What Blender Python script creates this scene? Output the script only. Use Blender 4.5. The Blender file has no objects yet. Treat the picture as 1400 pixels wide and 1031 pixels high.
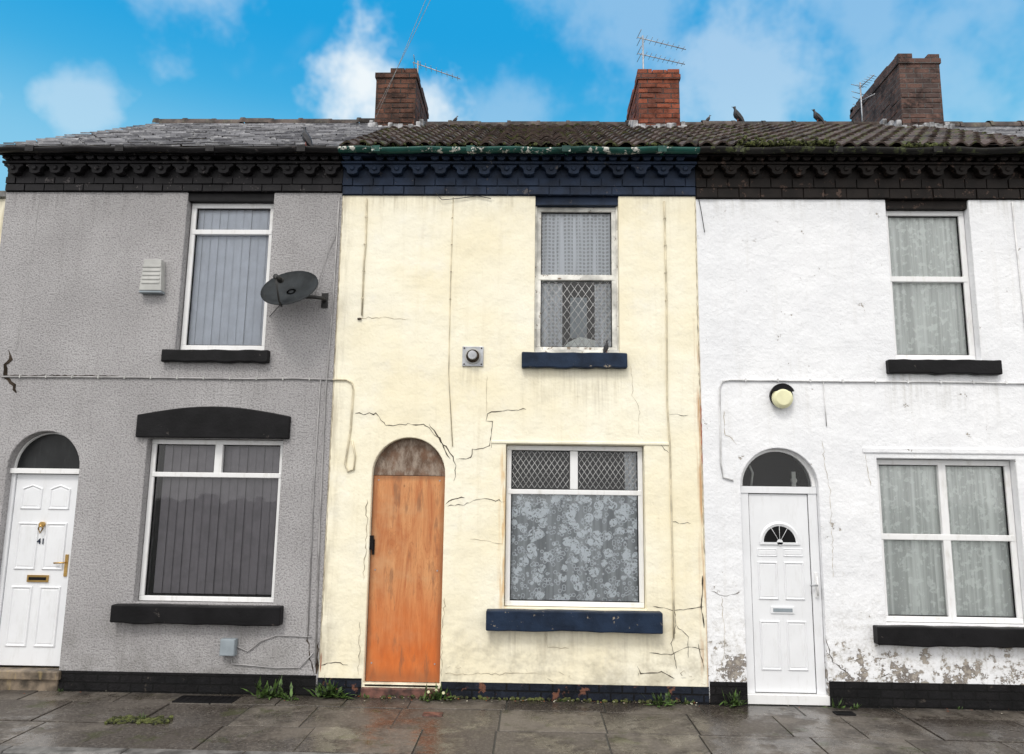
import bpy, math, random
from mathutils import Matrix, Vector
random.seed(7)
sc=bpy.context.scene
col=sc.collection
# ------------------------------------------------------------------ node helpers
class NB:
    def __init__(s,name,world=False):
        if world:
            s.m=bpy.data.worlds.new(name)
        else:
            s.m=bpy.data.materials.new(name)
        s.m.use_nodes=True; s.t=s.m.node_tree; s.t.nodes.clear()
        s.out=s.n('ShaderNodeOutputWorld' if world else 'ShaderNodeOutputMaterial')
        s._o=None
    def n(s,typ,**k):
        nd=s.t.nodes.new(typ)
        for a,b in k.items(): setattr(nd,a,b)
        return nd
    def put(s,sock,v):
        if v is None: return
        if isinstance(v,bpy.types.NodeSocket): s.t.links.new(v,sock)
        elif isinstance(v,(tuple,list)):
            if sock.type=='RGBA' and len(v)==3: v=(*v,1)
            sock.default_value=v
        else: sock.default_value=v
    def math(s,op,a,b=None,c=None,clamp=False):
        nd=s.n('ShaderNodeMath',operation=op,use_clamp=clamp)
        s.put(nd.inputs[0],a); s.put(nd.inputs[1],b); s.put(nd.inputs[2],c); return nd.outputs[0]
    def mul(s,*a):
        r=a[0]
        for q in a[1:]: r=s.math('MULTIPLY',r,q)
        return r
    def vmath(s,op,a,b=None):
        nd=s.n('ShaderNodeVectorMath',operation=op); s.put(nd.inputs[0],a)
        if b is not None: s.put(nd.inputs[1],b)
        return nd.outputs['Value'] if op in('DISTANCE','LENGTH','DOT_PRODUCT') else nd.outputs[0]
    def mix(s,f,a,b,bt='MIX'):
        nd=s.n('ShaderNodeMix',data_type='RGBA',blend_type=bt)
        s.put(nd.inputs[0],f); s.put(nd.inputs[6],a); s.put(nd.inputs[7],b); return nd.outputs[2]
    def obj(s):
        if s._o is None: s._o=s.n('ShaderNodeTexCoord').outputs['Object']
        return s._o
    def scale(s,v,x,y,z): return s.vmath('MULTIPLY',v,(x,y,z))
    def sep(s,v):
        nd=s.n('ShaderNodeSeparateXYZ'); s.put(nd.inputs[0],v); return nd.outputs
    def noise(s,v,sc,det=4,rough=.55,dist=0):
        nd=s.n('ShaderNodeTexNoise'); s.put(nd.inputs['Vector'],v)
        nd.inputs['Scale'].default_value=sc; nd.inputs['Detail'].default_value=min(det,4)
        nd.inputs['Roughness'].default_value=rough; nd.inputs['Distortion'].default_value=dist
        return nd.outputs[0]
    def vor(s,v,sc,feat='F1'):
        nd=s.n('ShaderNodeTexVoronoi',feature=feat); s.put(nd.inputs['Vector'],v); nd.inputs['Scale'].default_value=sc
        return nd.outputs['Distance']
    def ramp(s,v,a,b,c=0.,d=1.):
        nd=s.n('ShaderNodeMapRange',interpolation_type='SMOOTHSTEP'); s.put(nd.inputs[0],v)
        for i,q in enumerate((a,b,c,d)): nd.inputs[i+1].default_value=q
        return nd.outputs[0]
    def rnd(s): return s.n('ShaderNodeNewGeometry').outputs['Random Per Island']
    def bump(s,h,st=.5,dist=.01,prev=None):
        nd=s.n('ShaderNodeBump'); s.put(nd.inputs['Height'],h); nd.inputs['Strength'].default_value=st
        nd.inputs['Distance'].default_value=dist
        if prev: s.put(nd.inputs['Normal'],prev)
        return nd.outputs[0]
    def pbr(s,base,rough=.7,bump=None,metal=0,spec=.5):
        p=s.n('ShaderNodeBsdfPrincipled')
        s.put(p.inputs['Base Color'],base); s.put(p.inputs['Roughness'],rough); s.put(p.inputs['Metallic'],metal)
        p.inputs['Specular IOR Level'].default_value=spec
        if bump: s.put(p.inputs['Normal'],bump)
        s.t.links.new(p.outputs[0],s.out.inputs[0]); return s.m
    def runs(s,x,z,sills,amt=.6):
        """rain-wash staining below projecting sills (x0,x1,ztop,length)"""
        o=s.obj(); st=s.mul(s.ramp(s.noise(s.scale(o,15,15,.7),1.3,4,.7),.40,.72),s.ramp(s.noise(o,1.9,3),.38,.62,.15,1)); tot=None
        for (a,b,zt,L) in sills:
            m=s.mul(s.ramp(x,a-.05,a+.03),s.ramp(x,b+.05,b-.03),s.ramp(z,zt+.01,zt-.01),s.ramp(z,zt-L,zt-.02))
            tot=m if tot is None else s.math('ADD',tot,m)
        return s.mul(tot,st,amt)
# ------------------------------------------------------------------ materials
def simple(name,base,rough=.5,var=.15,ns=8,metal=0,bs=.2,dirt=None,spec=.5,da=.6):
    b=NB(name); o=b.obj(); n=b.noise(o,ns,4)
    dk=tuple(x*(1-var*2) for x in base); lt=tuple(min(1,x*(1+var)) for x in base)
    c=b.mix(b.ramp(n,.3,.7),dk,lt)
    if dirt: c=b.mix(b.ramp(b.noise(b.scale(o,5,5,1.2),3,5,.7),.5,.75,0,da),c,dirt)
    return b.pbr(c,rough,b.bump(b.noise(o,ns*8,3),bs,.004),metal,spec)

def wall_grey():
    b=NB("grey_pebbledash_paint"); o=b.obj(); x,y,z=b.sep(o)
    c=b.mix(b.ramp(b.noise(o,1.1,4),.3,.7),(.365,.353,.357),(.44,.427,.432))
    st=b.ramp(b.noise(b.scale(o,5,5,.5),1.6,4,.65),.48,.8,0,.30)
    c=b.mix(st,c,(.25,.24,.235))
    c=b.mix(b.runs(x,z,[(-3.88,-2.75,3.31,.8),(-4.15,-2.45,.67,.5),(-5.8,-2.07,5.19,.4),(-4.09,-2.49,2.50,.3)],.5),c,(.17,.16,.155))
    low=b.mul(b.ramp(z,1.0,.15),b.ramp(b.noise(o,3,4,.7),.35,.7,0,.6))
    c=b.mix(low,c,(.19,.185,.17))
    peb=b.noise(o,55,3,.65)
    c=b.mix(b.ramp(peb,.36,.54,.55,0),c,(.15,.145,.145))
    bp=b.bump(peb,.9,.017,b.bump(b.noise(o,3,3),.3,.04))
    return b.pbr(c,.85,bp,0,.3)
def wall_cream():
    b=NB("cream_masonry_paint"); o=b.obj(); x,y,z=b.sep(o)
    c=b.mix(b.ramp(b.noise(o,.9,4),.3,.7),(.845,.77,.565),(.885,.845,.70))
    c=b.mix(b.ramp(b.noise(o,2.2,4,.7),.50,.8,0,.5),c,(.86,.84,.77))
    st=b.ramp(b.noise(b.scale(o,7,7,.45),1.5,4,.65),.52,.8,0,.28)
    c=b.mix(st,c,(.58,.50,.34))
    c=b.mix(b.runs(x,z,[(-.1,.99,3.28,.75),(-.42,1.3,.67,.5),(-2.07,1.75,5.16,.3),(-.72,-.5,3.29,.5)],.6),c,(.40,.34,.23))
    fine=b.ramp(b.noise(o,16,4,.75),.6,.78,0,.28); c=b.mix(fine,c,(.48,.42,.31))
    low=b.mul(b.ramp(z,1.2,.12),b.ramp(b.noise(o,2.6,4,.75),.40,.68,0,.75))
    c=b.mix(low,c,(.45,.41,.31))
    rx=b.mul(b.ramp(x,1.66,1.735),b.ramp(z,4.2,3.2),b.ramp(b.noise(b.scale(o,18,18,1.1),1.5,4),.42,.66,0,.9))
    c=b.mix(rx,c,(.47,.24,.09))
    wx=b.mul(b.ramp(x,-.34,-.26),b.ramp(x,-.20,-.25),b.ramp(z,2.5,2.3),b.ramp(z,.8,.9),b.ramp(b.noise(b.scale(o,10,10,1.1),3,4),.4,.6,0,.7))
    c=b.mix(wx,c,(.62,.36,.12))
    lx=b.mul(b.ramp(x,-1.9,-2.06),b.ramp(b.noise(b.scale(o,9,9,1),2,4),.38,.7,0,.6))
    c=b.mix(lx,c,(.40,.35,.26))
    bp=b.bump(b.noise(o,30,4,.7),.45,.008,b.bump(b.noise(o,2.5,4),.65,.05))
    return b.pbr(c,.75,bp,0,.3)
def wall_white():
    b=NB("white_masonry_paint"); o=b.obj(); x,y,z=b.sep(o)
    c=b.mix(b.ramp(b.noise(o,.9,4),.3,.7),(.77,.778,.80),(.845,.85,.865))
    st=b.ramp(b.noise(b.scale(o,6,6,.5),1.6,4,.68),.5,.8,0,.30)
    c=b.mix(st,c,(.58,.56,.52))
    c=b.mix(b.runs(x,z,[(3.65,4.79,3.26,.6),(3.36,5.0,.6,.4),(1.75,5.6,5.13,.3)],.5),c,(.38,.36,.31))
    c=b.mix(b.mul(b.ramp(z,2.6,.4),b.ramp(b.noise(o,11,4,.75),.55,.73,0,.55)),c,(.43,.41,.37))
    n=b.noise(o,3.2,4,.72); n2=b.noise(b.vmath('ADD',o,(5,2,9)),10,4,.8)
    low=b.ramp(z,1.15,.3)
    dirt=b.mul(low,b.ramp(n2,.45,.66,0,.75)); c=b.mix(dirt,c,(.38,.355,.31))
    vl=b.ramp(z,.85,.22)
    thr=b.math('ADD',b.mul(n,.5),b.math('ADD',b.mul(n2,.5),b.mul(vl,.115)))
    peel=b.ramp(thr,.608,.630)
    c=b.mix(b.mul(peel,.9),c,b.mix(b.ramp(n2,.48,.62),(.13,.105,.085),(.36,.32,.27)))
    h=b.math('SUBTRACT',b.noise(o,26,4,.7),b.mul(peel,1.3))
    bp=b.bump(h,.6,.012,b.bump(b.noise(o,3,4),.6,.05))
    return b.pbr(c,.75,bp,0,.3)
def brickmat(name,c1,c2,mort,paint=None,pf=0,off=0.,bw=.225):
    b=NB(name); o=b.obj(); x,y,z=b.sep(o)
    cb=b.n('ShaderNodeCombineXYZ'); b.put(cb.inputs[0],b.math('ADD',b.math('ADD',x,y),off)); b.put(cb.inputs[1],z)
    br=b.n('ShaderNodeTexBrick'); b.put(br.inputs['Vector'],cb.outputs[0]); br.inputs['Scale'].default_value=1
    br.inputs['Brick Width'].default_value=bw; br.inputs['Row Height'].default_value=.078; br.inputs['Mortar Size'].default_value=.009
    br.inputs['Mortar Smooth'].default_value=.3; br.inputs['Bias'].default_value=0
    b.put(br.inputs['Color1'],c1); b.put(br.inputs['Color2'],c2); b.put(br.inputs['Mortar'],mort)
    c=b.mix(b.ramp(b.noise(o,4,4,.7),.42,.66,0,.85),br.outputs[0],tuple(q*.3 for q in c1))
    c=b.mix(b.ramp(b.noise(o,11,4,.7),.55,.7,0,.35),c,tuple(min(1,q*2.2) for q in c2))
    if paint: c=b.mix(b.ramp(b.noise(o,6,4,.75),pf-.03,pf+.03),c,paint)
    h=b.math('ADD',b.mul(br.outputs['Fac'],-1.2),b.noise(o,40,4,.7))
    return b.pbr(c,.85,b.bump(h,.9,.014),0,.25)
def painted(name,base,wear,thr=.66,rough=.5,sc_=7,spec=.22,amt=1.):
    b=NB(name); o=b.obj()
    c=b.mix(b.ramp(b.noise(o,5,4),.3,.7),tuple(q*.7 for q in base),tuple(q*1.5 for q in base))
    w=b.ramp(b.noise(o,sc_,4,.78),thr-.02,thr+.03,0,amt); c=b.mix(w,c,wear)
    h=b.math('SUBTRACT',b.noise(o,30,4,.7),w)
    return b.pbr(c,rough,b.bump(h,.6,.006),0,spec)
def slate_mat():
    b=NB("wet_slate"); o=b.obj(); r=b.rnd()
    c=b.mix(r,(.13,.13,.145),(.42,.42,.44))
    c=b.mix(b.ramp(b.noise(o,12,4,.7),.48,.72,0,.8),c,(.60,.60,.60))  # pale tones and patches put the sky's reflection into the slate colour
    c=b.mix(b.ramp(b.noise(o,5,4,.7),.54,.70,0,.6),c,(.065,.065,.06))
    return b.pbr(c,b.math('ADD',b.mul(r,.25),.25),b.bump(b.noise(o,30,4),.4,.006))
def pantile_mat():
    b=NB("mossy_concrete_tile"); o=b.obj(); r=b.rnd(); x,y,z=b.sep(o)
    c=b.mix(r,(.038,.027,.024),(.11,.078,.066))
    c=b.mix(b.ramp(b.noise(o,22,4,.7),.5,.72,0,.6),c,(.26,.235,.21))
    m=b.ramp(b.noise(o,5.5,4,.8),.53,.6,0,.85)
    c=b.mix(m,c,b.mix(b.noise(o,20,3),(.032,.042,.012),(.12,.125,.035)))
    return b.pbr(c,.8,b.bump(b.noise(o,35,4,.75),.8,.012),0,.3)
def slab_mat():
    b=NB("wet_paving_slab"); o=b.obj(); r=b.rnd(); x,y,z=b.sep(o)
    c=b.mix(r,(.050,.041,.035),(.135,.118,.10))
    c=b.mix(b.ramp(b.noise(o,1.7,4,.7),.40,.62,0,.9),c,(.034,.027,.022))
    c=b.mix(b.ramp(b.noise(o,38,4,.85),.47,.70,0,.5),c,(.26,.235,.20))
    c=b.mix(b.ramp(b.noise(b.vmath('ADD',o,(9,3,0)),2.6,4,.7),.57,.68,0,.75),c,(.045,.048,.018))
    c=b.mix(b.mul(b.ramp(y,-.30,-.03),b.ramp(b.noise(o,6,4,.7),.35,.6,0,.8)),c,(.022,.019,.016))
    wet=b.ramp(b.noise(o,1.6,4,.7),.42,.57)
    rg=b.math('SUBTRACT',.62,b.mul(wet,.42))
    hb=b.math('MULTIPLY',b.noise(o,28,4,.8),b.math('SUBTRACT',1.2,wet))
    return b.pbr(c,rg,b.bump(hb,.6,.010),0,.5)
def asphalt_mat():
    b=NB("asphalt"); o=b.obj()
    c=b.mix(b.noise(o,60,4,.7),(.03,.03,.03),(.08,.078,.075))
    c=b.mix(b.ramp(b.noise(o,2.5,4,.7),.5,.7,0,.6),c,(.05,.06,.025))
    return b.pbr(c,.5,b.bump(b.noise(o,70,4,.7),.5,.008))
def ply_mat():
    b=NB("orange_stained_plywood"); o=b.obj(); x,y,z=b.sep(o)
    g=b.noise(b.scale(o,5,1,.75),1.4,4,.6,1.6)
    rings=b.math('ABSOLUTE',b.math('SINE',b.mul(g,38)))
    c=b.mix(b.ramp(g,.3,.7),(.45,.155,.055),(.62,.29,.12))
    c=b.mix(b.ramp(rings,.35,.0,0,.38),c,(.30,.10,.035))
    c=b.mix(b.ramp(b.noise(b.scale(o,45,1,1.5),2,4),.45,.7,0,.35),c,(.33,.10,.035))
    c=b.mix(b.ramp(b.noise(o,2.1,4,.7),.45,.75,0,.6),c,(.58,.36,.19))
    lowc=b.mix(b.noise(b.scale(o,6,1,1.6),4,4),(.42,.085,.016),(.72,.19,.035))
    c=b.mix(b.mul(b.ramp(z,1.2,.40,0,.9),b.ramp(b.noise(o,3,4),.25,.6,.5,1)),c,lowc)
    kn=b.ramp(b.vor(b.scale(o,1.6,1,1),2.4),.06,.015,0,.8); c=b.mix(kn,c,(.14,.05,.02))
    c=b.mix(b.ramp(b.noise(b.scale(o,3,1,.6),3,4,.75),.54,.70,0,.6),c,(.20,.10,.055))
    ed=b.math('MAXIMUM',b.ramp(x,-1.55,-1.61),b.math('MAXIMUM',b.ramp(x,-.94,-.88),b.math('MAXIMUM',b.ramp(z,.30,.13),b.ramp(z,2.08,2.14))))
    c=b.mix(b.mul(ed,.55),c,(.17,.08,.04))
    return b.pbr(c,.55,b.bump(g,.3,.004),0,.3)
def arch_board():
    b=NB("weathered_arch_board"); o=b.obj()
    c=b.mix(b.ramp(b.noise(b.scale(o,5,1,2),3,4,.75),.35,.65),(.13,.085,.06),(.32,.26,.21))
    c=b.mix(b.ramp(b.noise(o,8,4),.5,.7,0,.7),c,(.17,.09,.055))
    return b.pbr(c,.8,b.bump(b.noise(o,20,4),.4,.006),0,.2)
def glass_mat(name="window_glass",tint=(.93,.95,.96),k=1.1,bumpy=True):
    b=NB(name); t=b.n('ShaderNodeBsdfTransparent'); b.put(t.inputs[0],tint)
    g=b.n('ShaderNodeBsdfGlossy'); g.inputs['Roughness'].default_value=.03; b.put(g.inputs[0],(1,1,1))
    if bumpy: b.put(g.inputs['Normal'],b.bump(b.noise(b.obj(),2.5,2),.12,.02))
    f=b.n('ShaderNodeFresnel'); f.inputs[0].default_value=1.5
    m=b.n('ShaderNodeMixShader'); b.put(m.inputs[0],b.math('MULTIPLY',f.outputs[0],k,clamp=True)); b.put(m.inputs[1],t.outputs[0]); b.put(m.inputs[2],g.outputs[0])
    b.t.links.new(m.outputs[0],b.out.inputs[0]); return b.m
def cloth(name,ctrl,colr):
    b=NB(name); o=b.obj(); a=ctrl(b,o)
    d=b.n('ShaderNodeBsdfDiffuse'); b.put(d.inputs[0],colr)
    tl=b.n('ShaderNodeBsdfTransparent'); m=b.n('ShaderNodeMixShader')
    b.put(m.inputs[0],a); b.put(m.inputs[1],tl.outputs[0]); b.put(m.inputs[2],d.outputs[0])
    b.t.links.new(m.outputs[0],b.out.inputs[0]); return b.m
def lace_ctrl(b,o):
    q=b.scale(o,1,0,1)
    v=b.vor(q,9); e=b.vor(q,21); n=b.noise(q,22,3,.6,1.5)
    pet=b.mul(b.ramp(v,.52,.44),b.ramp(n,.41,.48))
    edge=b.mul(b.ramp(e,.24,.32),b.ramp(e,.48,.42))
    a=b.math('MAXIMUM',pet,b.mul(edge,.85))
    return b.math('MAXIMUM',a,b.ramp(b.noise(b.scale(o,8,0,.5),2,3),.35,.65,.36,.58))
def net_ctrl(b,o):
    x,y,z=b.sep(o)
    gx=b.math('ABSOLUTE',b.math('SINE',b.mul(x,75))); gz=b.math('ABSOLUTE',b.math('SINE',b.mul(z,75)))
    g=b.ramp(b.mul(gx,gz),.3,.7,.85,.50)
    return b.math('MAXIMUM',g,b.ramp(b.noise(b.scale(o,9,1,.4),1.6,4),.46,.62,0,.95))
def sheer_ctrl(b,o):
    n=b.noise(b.scale(o,16,1,.30),1.5,4,.6)
    fl=b.ramp(b.noise(o,16,3,.6),.54,.60,0,.2)
    return b.math('ADD',b.ramp(n,.35,.65,.66,.98),fl,clamp=True)

M={}
M['grey']=wall_grey(); M['cream']=wall_cream(); M['white']=wall_white()
M['upvc']=simple("white_upvc",(.80,.80,.80),.3,.02,3,0,.03,(.50,.48,.43),.5,.45)
M['doorw']=simple("clean_white_door",(.77,.78,.80),.3,.02,3,0,.02,(.58,.58,.57),.5,.35)
M['oldwhite']=painted("flaking_white_gloss",(.62,.61,.57),(.20,.15,.10),.62,.45,14)
M['black']=painted("black_masonry_paint",(.0065,.0062,.007),(.06,.052,.048),.68,.5,7,.16)
M['navy']=painted("navy_masonry_paint",(.012,.021,.042),(.085,.08,.085),.66,.5,7,.18)
M['navysill']=painted("navy_sill_peeling",(.011,.020,.040),(.28,.24,.19),.635,.5,9,.16)
M['corA']=painted("black_cornice_paint",(.0105,.0095,.011),(.10,.09,.09),.62,.5,9,.2)
M['corC']=painted("brown_black_cornice",(.010,.0075,.0065),(.075,.05,.04),.61,.55,9,.16)
M['gutA']=painted("black_gutter",(.012,.011,.012),(.07,.06,.06),.62,.45,10)
M['gutB']=painted("green_gutter",(.010,.055,.045),(.60,.60,.55),.575,.45,8)
M['gutC']=painted("dark_gutter",(.012,.011,.010),(.06,.07,.03),.56,.6,9)
M['slate']=slate_mat(); M['pantile']=pantile_mat()
M['ridge']=simple("ridge_tile_clay",(.07,.05,.042),.7,.4,6,0,.6,(.16,.16,.10))
M['mortar']=simple("lead_and_mortar",(.33,.33,.34),.6,.4,9,0,.6)
M['ch1']=brickmat("brown_chimney_brick",(.075,.042,.032),(.15,.065,.042),(.055,.048,.043))
M['ch2']=brickmat("red_chimney_brick",(.30,.085,.045),(.13,.05,.035),(.075,.06,.055))
M['ch3']=brickmat("soot_chimney_brick",(.075,.05,.045),(.14,.078,.062),(.11,.10,.095))
M['plA']=brickmat("black_plinth_brick",(.007,.007,.008),(.010,.009,.010),(.004,.004,.004),(.06,.05,.042),.66)
M['plB']=brickmat("navy_plinth_brick",(.010,.014,.025),(.013,.017,.027),(.004,.004,.005),(.16,.07,.045),.61)
M['body']=brickmat("gable_brick",(.28,.22,.14),(.35,.28,.18),(.2,.18,.15))
M['slab']=slab_mat(); M['asphalt']=asphalt_mat()
M['kerb']=simple("kerb_stone",(.15,.145,.14),.5,.3,8,0,.5)
M['ply']=ply_mat(); M['arch']=arch_board(); M['glass']=glass_mat(); M['glassf']=glass_mat("fanlight_glass",(.8,.82,.82),.75,False)
M['pane']=simple("dark_obscured_pane",(.010,.011,.012),.35,.2,5,0,0,(.03,.032,.032),.35)
M['dark']=simple("unlit_interior_black",(.012,.012,.013),.9,.1,8,0,.2,None,.1)  # near-black colour stands in for the lack of light indoors
M['blindU']=simple("pale_vertical_blind",(.66,.69,.76),.8,.04)
M['blindL']=simple("grey_vertical_blind",(.27,.245,.262),.8,.06)
M['lace']=cloth("lace_curtain",lace_ctrl,(.93,.96,.99)); M['net']=cloth("net_curtain",net_ctrl,(.86,.88,.92))
M['sheer']=cloth("sheer_curtain",sheer_ctrl,(.96,.98,.94))
M['lead']=simple("window_lead",(.50,.50,.50),.4,.1)
M['cableW']=simple("cream_cable",(.66,.59,.43),.6,.2,5); M['cableG']=simple("grey_cable",(.36,.35,.35),.6,.15,5)
M['cableWh']=simple("white_cable",(.70,.70,.70),.6,.15,5); M['cableK']=simple("black_cable",(.02,.02,.02),.5,.1)
M['crack']=simple("crack_dark_brown",(.055,.042,.032),.95,.3,8,0,.2,None,.1); M['hair']=simple("hairline_crack",(.42,.36,.26),.9,.2)  # flat dark brown for crack ribbons, paler tan for hairlines
M['rustred']=simple("rust_drip",(.38,.10,.04),.6,.2)
M['brass']=simple("brass",(.55,.35,.12),.3,.15,8,.9); M['metal']=simple("galvanised_metal",(.42,.43,.45),.4,.15,10,.6)
M['dish']=simple("dark_grey_dish",(.022,.026,.029),.65,.2,6,0,.2,(.07,.07,.065),.2,.3); M['plast']=simple("grey_plastic",(.46,.46,.44),.5,.08,6)
M['boxg']=simple("meter_grey_plastic",(.27,.31,.34),.5,.08,6)
M['lamp']=simple("cream_lamp_diffuser",(.74,.72,.46),.35,.06,6); M['stone']=simple("worn_step_stone",(.18,.14,.10),.6,.35,8,0,.6,(.36,.27,.12))
M['step']=simple("red_tile_step",(.14,.06,.045),.6,.4,12,0,.6,(.05,.04,.035))
M['leaf']=simple("weed_leaf",(.075,.135,.03),.55,.5,20); M['moss']=simple("moss",(.075,.085,.022),.9,.5,25,0,.8)
M['pig']=simple("pigeon_feather",(.10,.105,.12),.6,.4,25); M['pigd']=simple("pigeon_dark",(.03,.03,.035),.6,.3,25)
M['pink']=simple("pigeon_leg",(.3,.09,.07),.6,.1)
M['litter']=simple("paint_flakes",(.6,.56,.45),.7,.4,30)
# ------------------------------------------------------------------ mesh builder
class B:
    def __init__(s): s.v=[];s.f=[];s.mi=[];s.mats=[];s.sm=[]
    def m(s,k):
        if k not in s.mats: s.mats.append(k)
        return s.mats.index(k)
    def add(s,vs,fs,k,smooth=False):
        o=len(s.v); s.v+= [tuple(p) for p in vs]; i=s.m(k)
        for f in fs: s.f.append([a+o for a in f]); s.mi.append(i); s.sm.append(smooth)
    def box(s,x0,x1,y0,y1,z0,z1,k):
        s.add([(x0,y0,z0),(x1,y0,z0),(x1,y1,z0),(x0,y1,z0),(x0,y0,z1),(x1,y0,z1),(x1,y1,z1),(x0,y1,z1)],
              [(0,3,2,1),(4,5,6,7),(0,1,5,4),(1,2,6,5),(2,3,7,6),(3,0,4,7)],k)
    def prism(s,pts,y0,y1,k,smooth=False):
        n=len(pts)
        s.add([(p[0],y0,p[1]) for p in pts]+[(p[0],y1,p[1]) for p in pts],
              [list(range(n)),list(range(2*n-1,n-1,-1))]+[(i,i+n,(i+1)%n+n,(i+1)%n) for i in range(n)],k,smooth)
    def tube(s,pts,r,k,n=6,taper=None):
        pts=[Vector(p) for p in pts]; rings=[];N=len(pts)
        for i,p in enumerate(pts):
            d=(pts[min(i+1,N-1)]-pts[max(i-1,0)]).normalized()
            a=d.cross(Vector((0,0,1)) if abs(d.z)<.9 else Vector((0,1,0))).normalized(); b=d.cross(a)
            rr=r if taper is None else r*taper[i]
            rings.append([p+a*rr*math.cos(t*2*math.pi/n)+b*rr*math.sin(t*2*math.pi/n) for t in range(n)])
        vs=[q for R_ in rings for q in R_]; fs=[]
        for i in range(N-1):
            for t in range(n): fs.append((i*n+t,i*n+(t+1)%n,(i+1)*n+(t+1)%n,(i+1)*n+t))
        fs.append(list(range(n))[::-1]); fs.append([(N-1)*n+t for t in range(n)])
        s.add(vs,fs,k,True)
    def disc(s,c,r,y0,y1,k,n=24,r2=None):
        r2=r2 or r
        vs=[(c[0]+r*math.cos(2*math.pi*i/n),y0,c[1]+r*math.sin(2*math.pi*i/n)) for i in range(n)]+[(c[0]+r2*math.cos(2*math.pi*i/n),y1,c[1]+r2*math.sin(2*math.pi*i/n)) for i in range(n)]
        s.add(vs,[list(range(n)),list(range(2*n-1,n-1,-1))]+[(i,i+n,(i+1)%n+n,(i+1)%n) for i in range(n)],k)
    def obj(s,name,parent=None,origin=None,bevel=0):
        me=bpy.data.meshes.new(name); o=Vector(origin) if origin else Vector((0,0,0))
        me.from_pydata([tuple(Vector(p)-o) for p in s.v],[],s.f); me.update()
        for k in s.mats: me.materials.append(M[k])
        me.polygons.foreach_set('material_index',s.mi); me.polygons.foreach_set('use_smooth',s.sm); me.update()
        ob=bpy.data.objects.new(name,me); ob.location=o; col.objects.link(ob)
        if bevel:
            md=ob.modifiers.new("bevel",'BEVEL'); md.width=bevel; md.segments=2; md.limit_method='ANGLE'
        if parent:
            ob.parent=parent; ob.matrix_parent_inverse=Matrix.Translation(parent.location).inverted()
        return ob
def empty(name,loc):
    e=bpy.data.objects.new(name,None); e.location=loc; e.empty_display_size=.3; col.objects.link(e); return e
def arch_pts(x0,x1,z0,zs,n=20,inset=0):
    x0+=inset;x1-=inset;r=(x1-x0)/2;cx=(x0+x1)/2
    return [(x0,z0),(x1,z0)]+[(cx+r*math.cos(math.pi*i/n),zs+r*math.sin(math.pi*i/n)) for i in range(n+1)]
def rect(x0,x1,z0,z1): return [(x0,z0),(x1,z0),(x1,z1),(x0,z1)]
def wall(name,parent,x0,x1,z0,z1,key,holes):
    w=B(); w.box(x0,x1,0,.3,z0,z1,key); wo=w.obj(name,parent)
    c=B()
    for h in holes: c.prism(h,-.2,.5,key)
    co=c.obj("cutter")
    md=wo.modifiers.new("b",'BOOLEAN'); md.operation='DIFFERENCE'; md.solver='EXACT'; md.object=co
    dg=bpy.context.evaluated_depsgraph_get(); me=bpy.data.meshes.new_from_object(wo.evaluated_get(dg))
    wo.modifiers.clear(); wo.data=me; bpy.data.objects.remove(co)
    md=wo.modifiers.new("bevel",'BEVEL'); md.width=.009; md.segments=2; md.limit_method='ANGLE'; md.angle_limit=math.radians(50)
    return wo
def window(name,parent,x0,x1,z0,z1,bars,fw=.055,key='upvc',curt=None,y=.09,leads=[]):
    f=B(); y1=y+.06
    f.box(x0,x1,y,y1,z0,z0+fw,key); f.box(x0,x1,y,y1,z1-fw,z1,key)
    f.box(x0,x0+fw,y+.001,y1,z0+fw,z1-fw,key); f.box(x1-fw,x1,y+.001,y1,z0+fw,z1-fw,key)
    for b in bars:
        w=b[4] if len(b)>4 else fw
        if b[0]=='h': f.box(b[2],b[3],y-.004,y1,b[1]-w/2,b[1]+w/2,key)
        else: f.box(b[1]-w/2,b[1]+w/2,y-.002,y1,b[2],b[3],key)
    f.obj(name,parent,bevel=.006)
    k=B(); gx0,gx1,gz0,gz1=x0+fw,x1-fw,z0+fw,z1-fw
    k.box(gx0,gx1,y+.022,y+.04,gz0,gz0+.008,'black'); k.box(gx0,gx1,y+.022,y+.04,gz1-.008,gz1,'black'); k.box(gx0,gx0+.008,y+.023,y+.04,gz0+.008,gz1-.008,'black'); k.box(gx1-.008,gx1,y+.023,y+.04,gz0+.008,gz1-.008,'black'); k.obj(name+"_gasket",parent)
    g=B(); g.add([(x0+.02,y+.035,z0+.02),(x1-.02,y+.035,z0+.02),(x1-.02,y+.035,z1-.02),(x0+.02,y+.035,z1-.02)],[(0,1,2,3)],'glass')
    g.obj(name+"_glass",parent)
    d=B(); d.add([(x0-.1,.296,z0-.1),(x1+.1,.296,z0-.1),(x1+.1,.296,z1+.1),(x0-.1,.296,z1+.1)],[(0,1,2,3)],'dark'); d.obj(name+"_unlit_room_sheet",parent)  # near-black sheet behind the glass, room shade put into its colour
    for (a,bx,za,zb,sp) in leads:
        l=B(); r=.0032
        for sgn in (1,-1):
            k=-60
            while k<60:
                m_=1.45*sgn; pts=[]
                xs=sorted([a,bx]+[a-k*sp/m_,a+(zb-za-k*sp)/m_])
                for xx in xs:
                    zz=za+m_*(xx-a)+k*sp
                    if a-1e-6<=xx<=bx+1e-6 and za-1e-6<=zz<=zb+1e-6: pts.append((xx,zz))
                if len(pts)>=2 and abs(pts[0][0]-pts[-1][0])>.005:
                    p,q=pts[0],pts[-1]; l.tube([(p[0],y+.03,p[1]),(q[0],y+.03,q[1])],r,'lead',4)
                k+=1
        l.obj(name+"_leading",parent)
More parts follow.
